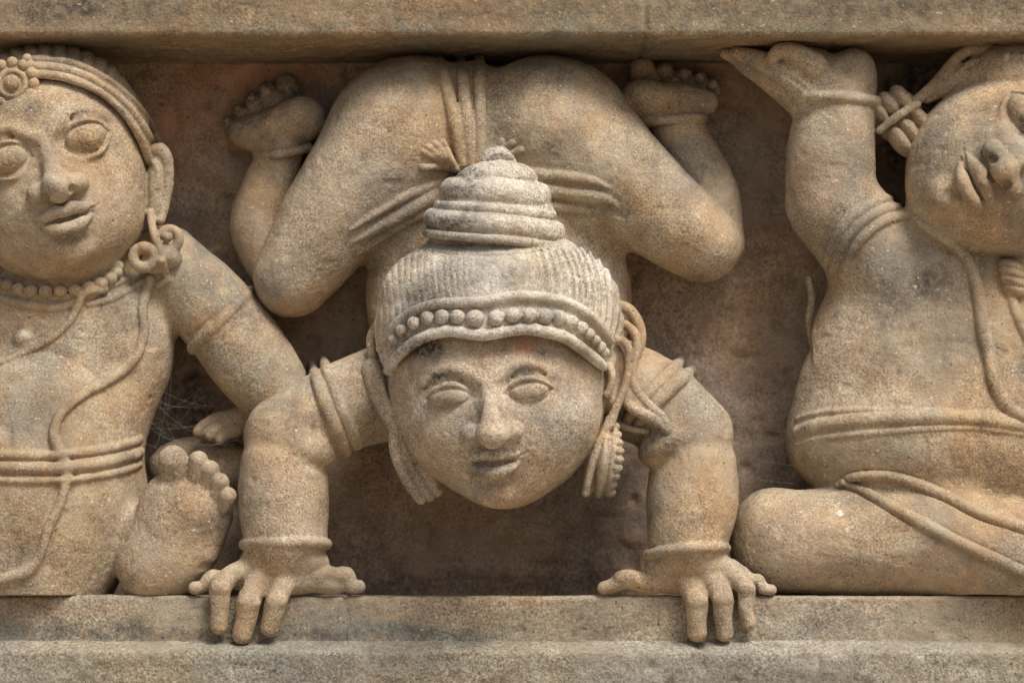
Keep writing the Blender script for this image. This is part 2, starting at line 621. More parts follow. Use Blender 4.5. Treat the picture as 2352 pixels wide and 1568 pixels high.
run([(0, zy(1474, 0), 6), (0, LT - 7, 4), (5, LT - 2, 4), (12, LT, 6), (345, LT, 200), (345, zy(1474, 0) - 40, 200), (-4, zy(1474, 0) - 40, 200)],
    -1500, 1500, 'ledge', 'sandstone ledge carrying the dwarfs, gripped by the hands of the middle one', 'ledge', M_LEDGE, 31, amp=1.8, step=6, joints=(-382,), stains_shading=[(60, 1450, 420, 36, 'grey', .9), (380, 1460, 300, 26, 'dark', .5), (150, 1395, 260, 30, 'red', .14), (700, 1462, 160, 20, 'dark', .5), (900, 1455, 300, 30, 'grey', .7), (1300, 1455, 260, 28, 'dark', .3), (1850, 1440, 200, 50, 'grey', .5), (2250, 1400, 150, 60, 'dark', .3)])
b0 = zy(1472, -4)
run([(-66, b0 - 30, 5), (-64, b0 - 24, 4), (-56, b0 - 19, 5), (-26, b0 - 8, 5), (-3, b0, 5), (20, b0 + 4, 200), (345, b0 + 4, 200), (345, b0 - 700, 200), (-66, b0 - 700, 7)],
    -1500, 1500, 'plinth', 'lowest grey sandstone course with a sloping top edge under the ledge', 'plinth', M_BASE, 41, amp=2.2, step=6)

gm_ = bpy.data.meshes.new('bounce_ground')  # unseen pale ground, added to bounce light up under the cornice
gz = (LT - 2600) * U
gm_.from_pydata([(-14, -22, gz), (14, -22, gz), (14, 1.0, gz), (-14, 1.0, gz)], [], [(0, 1, 2, 3)])
gm_.materials.append(sandstone('bounce_sand', (0.45, 0.37, 0.27), (0.41, 0.33, 0.23), (0.3, 0.27, 0.21), .4, .1, grain=12, contrast=.2, bump=2))
go = bpy.data.objects.new('bounce_ground', gm_)
C.objects.link(go)
go['kind'] = 'structure'
print('masonry done')


# ------------------------------------------------------------------ shared carving steps
def face(F, ox, oy, ang, S=1.0, lids='open', nostrils=True, lips=1.0, nh=1.0, ns=1.0, sm=0.0):
    """ox,oy = middle of the mouth in px; ang = turn, + lifts the right side; all depths come from the head below"""
    ca, sa = math.cos(math.radians(ang)), math.sin(math.radians(ang))

    def p(a, b):
        a, b = a * S, b * S
        return ox + a * ca - b * sa, oy - a * sa - b * ca

    dep = {}

    def D(a, b):
        return float(F0.hit(*p(a, b))[0])

    F0 = F
    pts = {}
    # read base depths first
    keys = [(-89, 166), (89, 166), (0, 190), (0, 165), (0, 130), (0, 100), (0, 62), (-50, 66), (50, 66), (0, 10), (-30, 12), (30, 12), (-60, 2), (60, 2),
            (-75, 6), (75, 6), (-22, -22), (22, -22), (-46, -14), (46, -14), (0, -70), (-120, 60), (120, 60), (0, -22), (0, 38)]
    for k in keys:
        pts[k] = D(*k)

    def node(a, b, r, off, key=None):
        x, y = p(a, b)
        d = pts[key] if key in pts else D(a, b)
        return (x, y, d + off, r * S)
    # sockets
    for sx in (-1, 1):
        x, y = p(sx * 84, 172)
        F.sub(Ell(x, y, pts[(sx * 89, 166)] - 30 * S, 66 * S, 42 * S, 34 * S, ang), 26 * S)
    # brow ridges
    for sx in (-1, 1):
        F.rope([(*p(sx * 22, 196), 8 * S), (*p(sx * 60, 222), 9 * S), (*p(sx * 105, 222), 9 * S), (*p(sx * 145, 196), 7 * S)], off=5 * S, k=20 * S)
    # nose
    F.add(Chain([node(0, 178, 12, 10, (0, 165)), node(0, 142, 15, -1, (0, 130)), node(0, 104, 23 * ns, -20 * ns, (0, 100)), node(0, 80, 29 * ns, -28 * ns, (0, 62)), node(0, 66, 29 * ns, -30 * ns, (0, 62))]), 18 * S)
    tb = 76 if nostrils else 66
    F.add(Ell(*node(1, tb, 0, -33 * ns * ns, (0, 62))[:3], (32 if nostrils else 38) * S * ns ** .5, 32 * S * ns, (24 if nostrils else 29) * S * ns ** .5, ang), 18 * S)
    for sx in (-1, 1):
        F.add(Ell(*node(sx * 48, 70, 0, -9, (sx * 50, 66))[:3], 25 * S, 27 * S, 23 * S, ang), 7 * S)
    if nostrils:
        F.add(Ell(*node(0, 73, 0, -8, (0, 62))[:3], 60 * S, 32 * S, 25 * S, ang), 12 * S)
        for sx in (-1, 1):
            F.blob(*p(sx * 32, 60), 12 * S * nh, 17 * S * nh, 10 * S * nh, off=-2 * nh, k=4 * S, sub=True)
    else:
        for sx in (-1, 1):
            F.sub(Ell(*node(sx * 28, 42, 0, -26, (0, 62))[:3], 11 * S, 16 * S, 8 * S, ang), 6 * S)
    # eyes
    for sx in (-1, 1):
        de = pts[(sx * 89, 166)]
        x, y = p(sx * 89, 164)
        op = lids == 'open'
        up = [(-52, 154), (-36, 182), (0, 196), (36, 186), (54, 160)] if op else [(-52, 157), (-32, 171), (0, 182), (34, 174), (54, 159)]
        lw = [(-52, 154), (-30, 132), (2, 124), (34, 134), (54, 160)] if op else [(-52, 157), (-30, 144), (0, 139), (30, 145), (54, 159)]
        if sx < 0:
            up = [(-q[0], q[1]) for q in up][::-1]
            lw = [(-q[0], q[1]) for q in lw][::-1]
        th = 7.0 if op else 8.5
        F.add(Ell(*p(sx * 89, 162), de + 15 * S, 49 * S, (37 if op else 33) * S, (35 if op else 31) * S, ang), 2.5 * S)
        F.add(Chain([(*p(sx * 89 + u, v + th * .8), de - (9 if op else 13) * S + 0.010 * u * u * S, th * S * (1 - abs(u) / 120)) for u, v in up]), 5 * S)
        F.sub(Chain([(*p(sx * 89 + u * 1.05, v + th * 2.1 + 6), de - 4 * S + 0.014 * u * u * S, (4.5 if op else 3.2) * S * (1 - abs(u) / 90)) for u, v in up]), 11 * S)
        if op:
            F.add(Chain([(*p(sx * 89 + u, v - 5), de - 3 * S + 0.008 * u * u * S, 6 * S) for u, v in lw]), 9 * S)
        F.groove([(*p(sx * 89 + u * 1.06, v - 1), 3.4 * S) for u, v in up], off=-.5, k=2.5 * S, step=6)
        F.groove([(*p(sx * 89 + u, v + 1), (3.3 if op else 2.6) * S) for u, v in lw], off=-.5, k=2.5 * S, step=6)
        if op:
            F.groove([(*p(sx * 89 + 17 * math.cos(w_), 163 + 17 * math.sin(w_)), 2.0 * S) for w_ in np.linspace(0, 2 * math.pi, 14)], off=-.3, k=2 * S, step=5)
    F.add(Ell(*node(0, -72, 0, 22, (0, -70))[:3], 44 * S, 34 * S, 30 * S, ang), 26 * S)
    # lips
    L = lips

    def lipnode(a, b, r, off):
        x, y = p(a, b + sm * (a / 70.0) ** 2)
        t = abs(a) / 64.0
        q = [pts[(-60, 2)], pts[(-30, 12)], pts[(0, 10)], pts[(30, 12)], pts[(60, 2)]]
        return (x, y, float(np.interp(a, [-60, -30, 0, 30, 60], q)) + off * S, r * S * L)
    F.add(Chain([lipnode(-66, 10, 6, 0), lipnode(-44, 15, 12, -6), lipnode(-16, 21, 14.5, -9), lipnode(0, 18, 14, -9), lipnode(16, 21, 14.5, -9), lipnode(44, 15, 12, -6), lipnode(66, 10, 6, 0)], step=8), 5 * S)
    F.add(Chain([lipnode(-52, -8, 6, 0), lipnode(-34, -16, 12, -4), lipnode(-14, -21, 14, -7), lipnode(0, -20, 13, -6), lipnode(14, -21, 14, -7), lipnode(34, -16, 12, -4), lipnode(52, -8, 6, 0)], step=8), 6 * S)
    F.groove([(*p(-80, 12 + sm * 1.3), 3.0 * S), (*p(-68, 8 + sm), 4.6 * S), (*p(-40, sm * .3), 4.8 * S), (*p(-14, 1), 5.6 * S), (*p(0, -3), 5.6 * S), (*p(14, 1), 5.6 * S), (*p(40, sm * .3), 4.8 * S), (*p(68, 8 + sm), 4.6 * S), (*p(80, 12 + sm * 1.3), 3.0 * S)], off=0, k=3 * S, step=6)
    F.blob(*p(0, 36), 7 * S, 9 * S, 9 * S, off=-5 * S, k=8 * S, sub=True)
    F.blob(*p(0, -44), 40 * S, 12 * S, 8 * S, off=-3 * S, k=14 * S, sub=True)
    return p


def limb_ring(F, c, ax, ra, rb, r, id, k=3.0, off=0.0):
    """closed ring round a limb: c = px,py,d; ax = in-image angle of the ring's long line, ra = half length, rb = half depth"""
    n = 44
    t = np.linspace(0, 2 * math.pi, n)
    a = math.radians(ax)
    rows = [(c[0] + math.cos(q) * ra * math.cos(a) + off * math.sin(q) * math.sin(a), c[1] - math.cos(q) * ra * math.sin(a) + off * math.sin(q) * math.cos(a),
             c[2] - math.sin(q) * rb, r) for q in t]
    F.add(Chain(rows, smooth=False), k, id)


MATS = {'stone': M_STONE, 'hair': M_HAIR}
MATS_SIDE = {'stone': M_SIDE, 'hair': M_SIDE}


def toe(F, x, y, d, r, l, ang, k=4):
    a = math.radians(ang)
    F.add(Chain([(x, y, d, r * .8), (x + math.cos(a) * l, y - math.sin(a) * l, d - 3, r)]), k)


# ================================================================== middle dwarf: body
root = thing('dwarf_statue', 'upside-down tumbling sandstone dwarf with tiered topknot, both hands flat on the ledge, in the middle', 'statue',
             W(1150, 1367, 150), 'carved dwarfs of the frieze')
R0 = W(1150, 1367, 150)
B = Field(425, 1800, 95, 1500, -135, 345, 3.0)
belt = B.part('belt')
cord = B.part('loincloth')
knot = B.part('knot', 'loincloth')
arml = [B.part('armlet') for _ in range(4)]
brac = [B.part('bracelet') for _ in range(2)]
ankl = [B.part('anklet') for _ in range(2)]

B.add(Ell(1145, 690, 215, 305, 150, 330), 1)
B.add(Ell(1135, 470, 215, 280, 150, 170), 60)
B.add(Ell(955, 305, 195, 185, 160, 176), 40)
B.add(Ell(1250, 305, 195, 185, 160, 176), 40)
B.add(Ell(1085, 330, 190, 110, 130, 190), 30)
B.add(Chain([(915, 330, 195, 165), (790, 470, 160, 128), (672, 637, 150, 92)], step=40), 45)
B.add(Chain([(1290, 320, 195, 165), (1450, 440, 155, 122), (1612, 560, 150, 90)], step=40), 45)
# shins and feet
B.add(Chain([(640, 610, 235, 70), (592, 520, 235, 66), (612, 440, 238, 60), (648, 352, 240, 52)], step=30), 8)
B.add(Chain([(1650, 560, 232, 62), (1628, 440, 232, 66), (1580, 340, 238, 62), (1545, 268, 240, 58)], step=30), 8)
B.add(Ell(692, 275, 232, 60, 62, 52, 20), 14)
B.add(Chain([(680, 280, 240, 52), (610, 305, 250, 50), (560, 305, 268, 36)], step=25), 20)
B.add(Chain([(640, 245, 285, 38), (580, 268, 290, 30), (535, 300, 292, 20)], step=20), 14)
for x, y, r in ((664, 205, 31), (616, 214, 23), (580, 234, 20), (550, 257, 17), (524, 283, 15)):
    B.add(Ell(x, y, 300, r * .95, 40, r * 1.2, 25), 5)
B.add(Ell(1478, 228, 232, 52, 60, 42, -4), 14)
B.add(Chain([(1480, 232, 240, 44), (1560, 236, 245, 45), (1622, 236, 258, 30)], step=25), 20)
B.add(Chain([(1470, 180, 300, 26), (1560, 190, 300, 24), (1636, 205, 300, 20)], step=20), 10)
for x, y, r in ((1474, 163, 32), (1527, 168, 22), (1572, 174, 20), (1608, 182, 17), (1636, 196, 16)):
    B.add(Ell(x, y, 288, r, 32, r), 4)
limb_ring(B, (651, 348, 238), 8, 60, 58, 11, ankl[0], off=4)
limb_ring(B, (1548, 278, 238), 4, 68, 62, 12, ankl[1], off=-4)
# shoulders, arms
B.add(Ell(1150, 880, 150, 250, 130, 150), 60)
B.add(Chain([(950, 890, 120, 118), (810, 925, 80, 104), (657, 1005, 45, 98)], step=40), 40)
B.add(Ell(690, 1022, 20, 92, 84, 62, -25), 14)
B.add(Chain([(652, 1075, 35, 102), (650, 1150, 25, 104), (655, 1235, 16, 96)], step=30), 9)
B.add(Chain([(1370, 880, 120, 118), (1490, 920, 80, 106), (1588, 998, 45, 97)], step=40), 40)
B.add(Ell(1545, 1018, 22, 84, 80, 56, 25), 14)
B.add(Chain([(1594, 1075, 35, 98), (1590, 1150, 26, 106), (1580, 1240, 14, 92)], step=30), 9)
# left hand
B.add(Ell(655, 1288, 14, 100, 62, 36), 14)
B.add(Ell(1582, 1300, 12, 96, 62, 36), 14)
B.add(Ell(652, 1300, 18, 100, 56, 52), 20)
B.add(Ell(640, 1335, 14, 120, 40, 34), 16)
B.add(Ell(760, 1342, 12, 42, 30, 24), 12)
for ch in ([(575, 1305, 4, 27), (528, 1325, -14, 25), (506, 1350, -30, 25), (505, 1395, -32, 21), (503, 1437, -25, 20)],
           [(612, 1305, 0, 32), (588, 1345, -22, 29), (570, 1385, -36, 27), (566, 1420, -34, 23), (556, 1456, -26, 22)],
           [(665, 1310, 0, 32), (648, 1345, -20, 29), (634, 1380, -34, 26), (628, 1410, -33, 22), (620, 1440, -26, 22)],
           [(560, 1315, 14, 22), (510, 1328, 6, 18), (490, 1326, 2, 20), (466, 1346, 2, 14), (448, 1350, 2, 15)],
           [(720, 1315, 8, 30), (768, 1325, 6, 24), (795, 1322, 4, 22), (806, 1345, 2, 17), (824, 1346, 2, 16)]):
    B.add(Chain(ch, step=12), 7)
for x, y, r in ((508, 1348, 10), (574, 1382, 12), (638, 1378, 11), (778, 1316, 12)):
    B.blob(x, y, r * 1.9, 9, r * 1.1, off=5, k=14)
# right hand
B.add(Ell(1585, 1305, 16, 96, 56, 52), 20)
B.add(Ell(1590, 1330, 12, 110, 42, 36), 16)
for ch in ([(1565, 1310, 0, 32), (1588, 1350, -20, 29), (1600, 1380, -36, 27), (1600, 1418, -35, 24), (1602, 1450, -26, 23)],
           [(1618, 1305, 0, 31), (1645, 1345, -20, 28), (1660, 1375, -36, 26), (1660, 1415, -34, 22), (1664, 1452, -26, 21)],
           [(1655, 1300, 0, 28), (1690, 1328, -14, 24), (1714, 1352, -28, 22), (1712, 1395, -30, 18), (1720, 1430, -24, 18)],
           [(1680, 1305, 14, 24), (1725, 1330, 6, 18), (1740, 1330, 4, 17), (1752, 1350, 2, 15), (1770, 1354, 2, 13)],
           [(1530, 1320, 8, 38), (1480, 1337, 6, 26), (1440, 1330, 2, 24), (1405, 1345, 0, 19), (1388, 1349, 0, 17)]):
    B.add(Chain(ch, step=12), 7)
for x, y, r in ((1600, 1378, 12), (1659, 1374, 11), (1715, 1352, 10), (1433, 1322, 11)):
    B.blob(x, y, r * 1.9, 9, r * 1.1, off=5, k=14)
limb_ring(B, (656, 1250, 18), 0, 95, 92, 13, brac[0], off=-6)
limb_ring(B, (1578, 1268, 14), 6, 90, 90, 13, brac[1], off=-10)
# armlets
B.rope([(716, 838, 11), (733, 885, 15), (755, 945, 16), (780, 1005, 16), (794, 1038, 13)], off=-3, id=arml[0], wrap=60)
B.rope([(742, 826, 11), (760, 875, 15), (782, 935, 16), (806, 990, 16), (820, 1020, 13)], off=-3, id=arml[1], wrap=60)
B.rope([(1564, 828, 12), (1535, 860, 16), (1500, 895, 16), (1465, 930, 15), (1440, 965, 12)], off=-4, id=arml[2], wrap=60)
B.rope([(1588, 850, 12), (1565, 872, 16), (1530, 905, 16), (1492, 945, 15), (1460, 985, 12)], off=-4, id=arml[3], wrap=60)
# loincloth cords between the buttocks
for pts in ([(1002, 124, 12), (1026, 200, 15), (1046, 290, 16), (1062, 378, 15)],
            [(1056, 122, 12), (1064, 200, 16), (1074, 290, 16), (1082, 376, 14)],
            [(1100, 122, 12), (1102, 200, 15), (1104, 290, 15), (1100, 370, 14)]):
    P = cr(pts, 10)
    d = B.hit(P[:, 0], P[:, 1]) - 8
    for _ in range(8):
        d[1:-1] = (d[:-2] + 2 * d[1:-1] + d[2:]) / 4
    B.add(Chain(np.column_stack([P[:, 0], P[:, 1], d, P[:, 2]]), smooth=False), 4, cord)
for tip in ((978, 352), (986, 340), (1000, 332), (1018, 328), (972, 384)):
    B.rope([(1052, 392, 6), ((1052 + tip[0]) / 2 - 3, (392 + tip[1]) / 2 - 5, 9), (tip[0], tip[1], 8)], off=-4, id=knot, k=3)
for tip in ((1150, 326), (1176, 330), (1196, 345)):
    B.rope([(1112, 392, 6), ((1112 + tip[0]) / 2, (392 + tip[1]) / 2 - 8, 9), (tip[0], tip[1], 8)], off=-4, id=knot, k=3)
# waist bands
for pts in ([(1075, 405, 12), (1020, 420, 13), (940, 448, 12), (862, 492, 10), (805, 528, 4)],
            [(1040, 440, 18), (985, 460, 21), (900, 502, 20), (850, 532, 14), (812, 556, 5)],
            [(1020, 478, 11), (960, 498, 13), (890, 536, 12), (845, 566, 9), (822, 584, 4)],
            [(1220, 398, 12), (1300, 406, 13), (1360, 416, 11), (1398, 432, 4)],
            [(1220, 430, 16), (1290, 440, 18), (1360, 450, 17), (1400, 462, 11), (1420, 476, 4)],
            [(1220, 468, 11), (1290, 476, 13), (1370, 486, 11), (1430, 506, 4)]):
    B.rope(pts, off=0, id=belt, k=4, relax=4)

# ================================================================== middle dwarf: head
H = Field(815, 1570, 325, 1185, -300, 190, 2.1)
hair = H.part('hair', None, 'grey lichened hair combed back in fine wavy strands', 'hair')
top = H.part('topknot', 'hair', 'topknot of stacked coils, painted paler on its sunlit right side', 'hair')
diad = H.part('diadem', None, None, 'hair')
bead = [H.part('bead', 'diadem', None, 'hair') for _ in range(18)]
earr = [H.part('earring', None, l) for l in ('earring of three folded straps, worn smooth', 'thick round earring with a flowered rim')]
rosb = [H.part('flower_boss', 'earring') for _ in range(9)]
ear = [H.part('ear') for _ in range(2)]
ribb = [H.part('ribbon') for _ in range(5)]

H.add(Ell(1146, 880, -14, 254, 205, 222), 1)
H.add(Ell(1155, 985, -25, 200, 190, 170), 55)
H.add(Ell(1158, 1094, -72, 86, 88, 69), 45)
H.add(Ell(1045, 985, -70, 95, 110, 90), 50)
H.add(Ell(1265, 975, -70, 95, 110, 90), 50)
H.add(Ell(1150, 800, 100, 215, 160, 220), 10)
low = np.array([(840, 900), (868, 880), (893, 850), (916, 815), (965, 776), (1025, 758), (1070, 766), (1112, 772), (1165, 758), (1218, 753), (1288, 769), (1330, 794), (1376, 832), (1400, 860), (1440, 880)], float)


UA = np.array([(840, 830), (872, 800), (884, 778), (912, 744), (954, 713), (1007, 698), (1070, 695), (1112, 693), (1148, 685), (1200, 679), (1271, 686), (1323, 703), (1359, 728), (1387, 758), (1402, 784), (1440, 830)], float)


def hairmask(b, X, Y, Z):
    s = 1 + Y / CAM_D
    px = X / s + 1176
    py = 784 - CAM_Z - (Z - CAM_Z) / s
    arch = np.interp(px, low[:, 0], low[:, 1]).astype(np.float32)
    c = (py - arch) * 0.85
    k = 10.0
    h = np.maximum(k - np.abs(b - c), 0) / k
    b = np.maximum(b, c) + h * h * k / 4
    # combed strands: meridians fanning out from the topknot
    dx = px - 1143
    v = (py - 560) / 220
    pmid = 605 + 0.34 * np.clip(dx, 0, 250)
    hh = 70 + .35 * np.clip(dx, 0, 250)
    arc = dx - np.clip(dx, 0, 170) * 0.30 * (1 - ((py - pmid) / hh) ** 2)
    q = dx / 286
    cyc = np.where(dx > 0, arc / 14.5, dx / 15 + .4 * np.sin(v * 6))
    t = cyc - np.floor(cyc)
    g = np.where(q > 0, t ** 1.3 * (1 - np.clip((t - .8) / .2, 0, 1)) * 1.5 - .4, np.abs(np.sin(cyc * math.pi)) ** .6 - .6)
    patch = 0.6 + 0.4 * np.sin(px * .031 + 1.0) * np.sin(py * .045 + px * .01)
    fade = np.clip((q - 0.24) / .12, 0, 1) + 0.28 * patch * np.clip((-q - .12) / .2, 0, 1) + .05
    return b - g * (8 + 1.5 * np.clip((q - .4) / .3, 0, 1) - 5.5 * np.clip((q - .74) / .2, 0, 1)) * fade * np.clip((py - 548) / 30, 0, 1) * np.clip((np.interp(px, UA[:, 0], UA[:, 1]).astype(np.float32) - 6 - py) / 12, 0, 1)


H.add(Ell(1147, 754, -8, 286, 222, 240), 4, hair, mask=hairmask)
H.add(Ell(1146, 692, -10, 277, 216, 162), 2, hair, mask=hairmask)
# topknot coils, leaning a little to the viewer and to the right
TA = W(1131, 560, -30)
TB = W(1146, 345, -52)
ta = (TB - TA) / np.linalg.norm(TB - TA)


class Disc:
    """rounded coil around the topknot axis"""
    def __init__(s, py, R, hh, rr, tilt=0.0):
        t = (560 - py) / 215.0
        s.c = TA + (TB - TA) * t
        s.R, s.h, s.r = R, hh, rr
        a = ta + np.array([tilt, 0, 0]); s.a = a / np.linalg.norm(a)
        s.lo, s.hi = s.c - R - 5, s.c + R + 5

    def ev(s, X, Y, Z):
        x, y, z = X - s.c[0], Y - s.c[1], Z - s.c[2]
        u = x * s.a[0] + y * s.a[1] + z * s.a[2]
        r = np.sqrt(np.maximum(x * x + y * y + z * z - u * u, 0))
        wob = 2.5 * np.sin(np.arctan2(y, x) * 3 + s.c[2] * .2)
        qx = r - (s.R - s.r) - wob
        qy = np.abs(u + wob * .6) - (s.h - s.r)
        return (np.sqrt(np.maximum(qx, 0) ** 2 + np.maximum(qy, 0) ** 2) + np.minimum(np.maximum(qx, qy), 0) - s.r).astype(np.float32)


H.add(Ell(1135, 500, -35, 140, 130, 90), 4, top)
for py, R, hh, rr, tl in ((550, 166, 10, 9.5, .03), (517, 162, 24, 22, .03), (483, 141, 12, 11, .02), (446, 129, 34, 32, 0)):
    H.add(Disc(py, R, hh, rr, tl), 3.5, top)
H.add(Ell(1140, 414, -46, 96, 92, 44, 2), 4, top)
H.add(Ell(1140, 552, -30, 158, 150, 30, 2), 8, top)
H.groove([(970, 574, 3), (1050, 584, 3), (1150, 586, 3), (1240, 578, 3), (1300, 562, 3)], off=0)
H.sub(Chain([(1000, 452, -155, 3), (1080, 464, -172, 3), (1160, 462, -178, 3), (1220, 452, -160, 3)]), 6)
H.add(Ell(1143, 362, -54, 36, 34, 22, -15), 5, top)
H.add(Chain([(1108, 378, -70, 9), (1122, 360, -84, 10), (1148, 350, -84, 10), (1172, 362, -76, 9)]), 4, top)
H.add(Chain([(1112, 366, -74, 8), (1130, 350, -80, 9), (1156, 346, -74, 9), (1178, 372, -68, 8)]), 4, top)
H.groove([(1105, 372, 3), (1118, 356, 3), (1132, 348, 3)], off=-1)
H.groove([(1120, 378, 3), (1134, 362, 3), (1150, 356, 3)], off=-1)

# face
face(H, 1136, 1064, 4.5, 1.0, lids='low', nostrils=False, lips=1.0, sm=8)

# diadem
H.rope([(889, 868, 10), (893, 850, 12), (916, 815, 13), (965, 778, 14), (1025, 760, 14), (1070, 765, 14), (1112, 769, 14), (1165, 761, 14), (1218, 756, 14), (1288, 771, 14), (1330, 796, 14), (1376, 832, 13), (1388, 842, 10)],
       off=-2, id=diad, k=4, relax=8, hy=-15)
H.rope([(872, 800, 9), (884, 778, 11), (912, 744, 12), (954, 713, 12), (1007, 698, 12), (1070, 695, 12), (1112, 693, 12), (1148, 685, 12), (1200, 679, 12), (1271, 686, 12), (1323, 703, 12), (1359, 728, 12), (1387, 758, 12), (1402, 784, 10)],
       off=-6, id=diad, k=3, relax=4)
bd = [(905, 779, 13), (924, 757, 14), (952, 742, 16), (982, 731, 16.5), (1016, 728, 17), (1051, 728, 16.5), (1091, 731, 20), (1139, 730, 18), (1179, 724, 18), (1216, 724, 18), (1251, 726, 18), (1285, 729, 17), (1313, 739, 16), (1336, 752, 15), (1353, 767, 14), (1367, 782, 13), (1379, 796, 13), (1388, 809, 12)]
dd = H.hit([b[0] for b in bd], [b[1] for b in bd])
for (x, y, r), d, i in zip(bd, dd, bead):
    H.add(Ell(x, y, d - 6, r * 1.06, r * .95, r), 2, i)

# ears
H.add(Ell(1412, 868, -45, 26, 40, 92, -4), 10, ear[1])
H.sub(Ell(1420, 862, -86, 12, 22, 62, -6), 6)
H.add(Chain([(1385, 802, -70, 12), (1405, 786, -82, 11), (1428, 782, -84, 10), (1444, 805, -80, 10), (1444, 850, -80, 10), (1430, 900, -78, 10), (1412, 945, -78, 10), (1402, 975, -76, 12)]), 4, ear[1])
H.add(Chain([(1392, 830, -80, 9), (1404, 850, -92, 9), (1405, 880, -92, 8), (1394, 905, -88, 8)]), 5, ear[1])
H.add(Chain([(852, 845, 0, 22), (862, 880, -15, 24), (880, 930, -25, 20), (904, 975, -40, 17)]), 6, ear[0])
H.add(Chain([(862, 850, -22, 8), (880, 900, -38, 8), (900, 950, -50, 8)]), 4, ear[0])
H.groove([(852, 855, 5), (864, 900, 5), (884, 945, 5)], off=-2)
# left earring: three folds
for ch in ([(904, 985, -42, 12), (910, 1040, -36, 14), (936, 1102, -28, 14), (966, 1147, -22, 12)],
           [(916, 985, -34, 12), (932, 1040, -30, 13), (958, 1095, -26, 13), (986, 1140, -22, 12)],
           [(924, 985, -30, 13), (954, 1040, -30, 15), (982, 1088, -26, 15), (1004, 1128, -20, 13)]):
    H.add(Chain(ch), 1.0, earr[0])
# right earring: thick wheel seen edge-on
for cx, rx, ry, rz, dp, ro in ((1362, 19, 62, 86, -20, -8), (1385, 20, 76, 90, -30, -7), (1404, 17, 62, 80, -36, -6)):
    H.add(Ell(cx, 1054, dp, rx, ry, rz, ro), 5, earr[1])
H.sub(Ell(1424, 1052, -60, 16, 34, 56, -6), 6)
for j, i in enumerate(rosb):
    t = j / 8.0
    y = 980 + 150 * t
    H.add(Ell(1411 + 14 * math.sin(math.pi * min(1, t * 1.1)) - 10 * t, y, -46 - 36 * math.sin(math.pi * t), 14, 17, 11.5), 3, i)
H.add(Chain([(1402, 965, -74, 12), (1392, 985, -80, 10), (1368, 1040, -86, 9), (1352, 1100, -78, 9), (1346, 1132, -66, 9)]), 3, earr[1])
# ribbons behind the right ear
H.add(Chain([(1418, 700, 40, 13), (1445, 712, 30, 14), (1466, 742, 20, 13), (1474, 775, 10, 11), (1470, 800, 6, 9)]), 4, ribb[0])
H.add(Chain([(1436, 745, 10, 11), (1458, 765, -8, 11), (1464, 800, -22, 12), (1452, 840, -36, 12), (1455, 885, -46, 12), (1485, 925, -54, 12), (1518, 955, -56, 12), (1535, 985, -50, 9), (1541, 1000, -42, 6)]), 4, ribb[1])
H.add(Chain([(1432, 880, -48, 11), (1434, 915, -54, 12), (1458, 942, -62, 12), (1495, 958, -62, 12), (1522, 978, -56, 9), (1537, 1004, -44, 6)]), 4, ribb[2])
H.add(Chain([(1455, 800, -8, 14), (1442, 850, -24, 16), (1445, 900, -36, 19), (1474, 942, -44, 19), (1510, 970, -36, 14)]), 4, ribb[2])
H.add(Chain([(1420, 975, -20, 9), (1450, 985, -30, 8), (1485, 990, -34, 7)]), 3, ribb[3])
H.add(Chain([(868, 745, 10, 12), (852, 780, 20, 11), (856, 830, 15, 9)]), 4, ribb[4])

STAINS_SHADING[:] = [
    (985, 805, 80, 28, 'dark', .55), (1010, 862, 54, 24, 'dark', .9), (1212, 856, 54, 28, 'grey', 1.0), (1214, 850, 46, 18, 'dark', .45), (1150, 960, 330, 300, 'pale', .36), 
    (1197, 795, 40, 22, 'red', .8), (1150, 806, 30, 18, 'dark', .5), (1235, 815, 60, 14, 'dark', .35),
    (1094, 962, 30, 50, 'dark', .4), (1066, 996, 20, 24, 'grey', .5), (1102, 1004, 24, 24, 'dark', .4), (1098, 1030, 30, 14, 'dark', .5),  # dark patches here paint the shade left of the nose
    (1100, 1082, 34, 30, 'dark', .65), (1100, 1118, 38, 30, 'grey', .9), (1170, 1090, 30, 24, 'grey', .6),
    (1325, 930, 85, 105, 'pale', .38), (1290, 860, 50, 40, 'pale', .2), (1245, 945, 35, 30, 'dark', .35),  # pale patches paint a highlight on the sunlit cheek
    (1145, 352, 50, 22, 'pale', .8), (1235, 445, 50, 60, 'pale', .7), (1335, 640, 110, 130, 'pale', .65), (1280, 500, 30, 50, 'pale', .5),  # pale right side of topknot and hair is painted sunlight; finial is bleached
    (1070, 400, 70, 22, 'dark', .8), (1040, 445, 60, 40, 'dark', .7), (1020, 515, 60, 16, 'dark', .5), (1130, 560, 180, 22, 'dark', .4), (1170, 630, 60, 40, 'dark', .35), (950, 590, 60, 30, 'dark', .35),  # dark patches paint the shaded left side of the topknot
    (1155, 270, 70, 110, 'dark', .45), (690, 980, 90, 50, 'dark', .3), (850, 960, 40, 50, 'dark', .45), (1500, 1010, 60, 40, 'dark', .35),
    (560, 240, 100, 70, 'dark', .75), (640, 205, 80, 40, 'dark', .8), (1560, 172, 130, 30, 'dark', .8), (1530, 245, 90, 26, 'red', .35), (1310, 420, 90, 16, 'red', .2),  # dark patches put painted shade on the raised toes
    (640, 640, 70, 60, 'grey', .4), (880, 170, 120, 40, 'grey', .6), (1260, 150, 130, 34, 'grey', .6), (1550, 420, 70, 80, 'grey', .35), (1120, 1145, 60, 14, 'dark', .2)]  # grey on the buttock tops paints the shade of the cornice
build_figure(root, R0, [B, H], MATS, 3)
print('middle done')

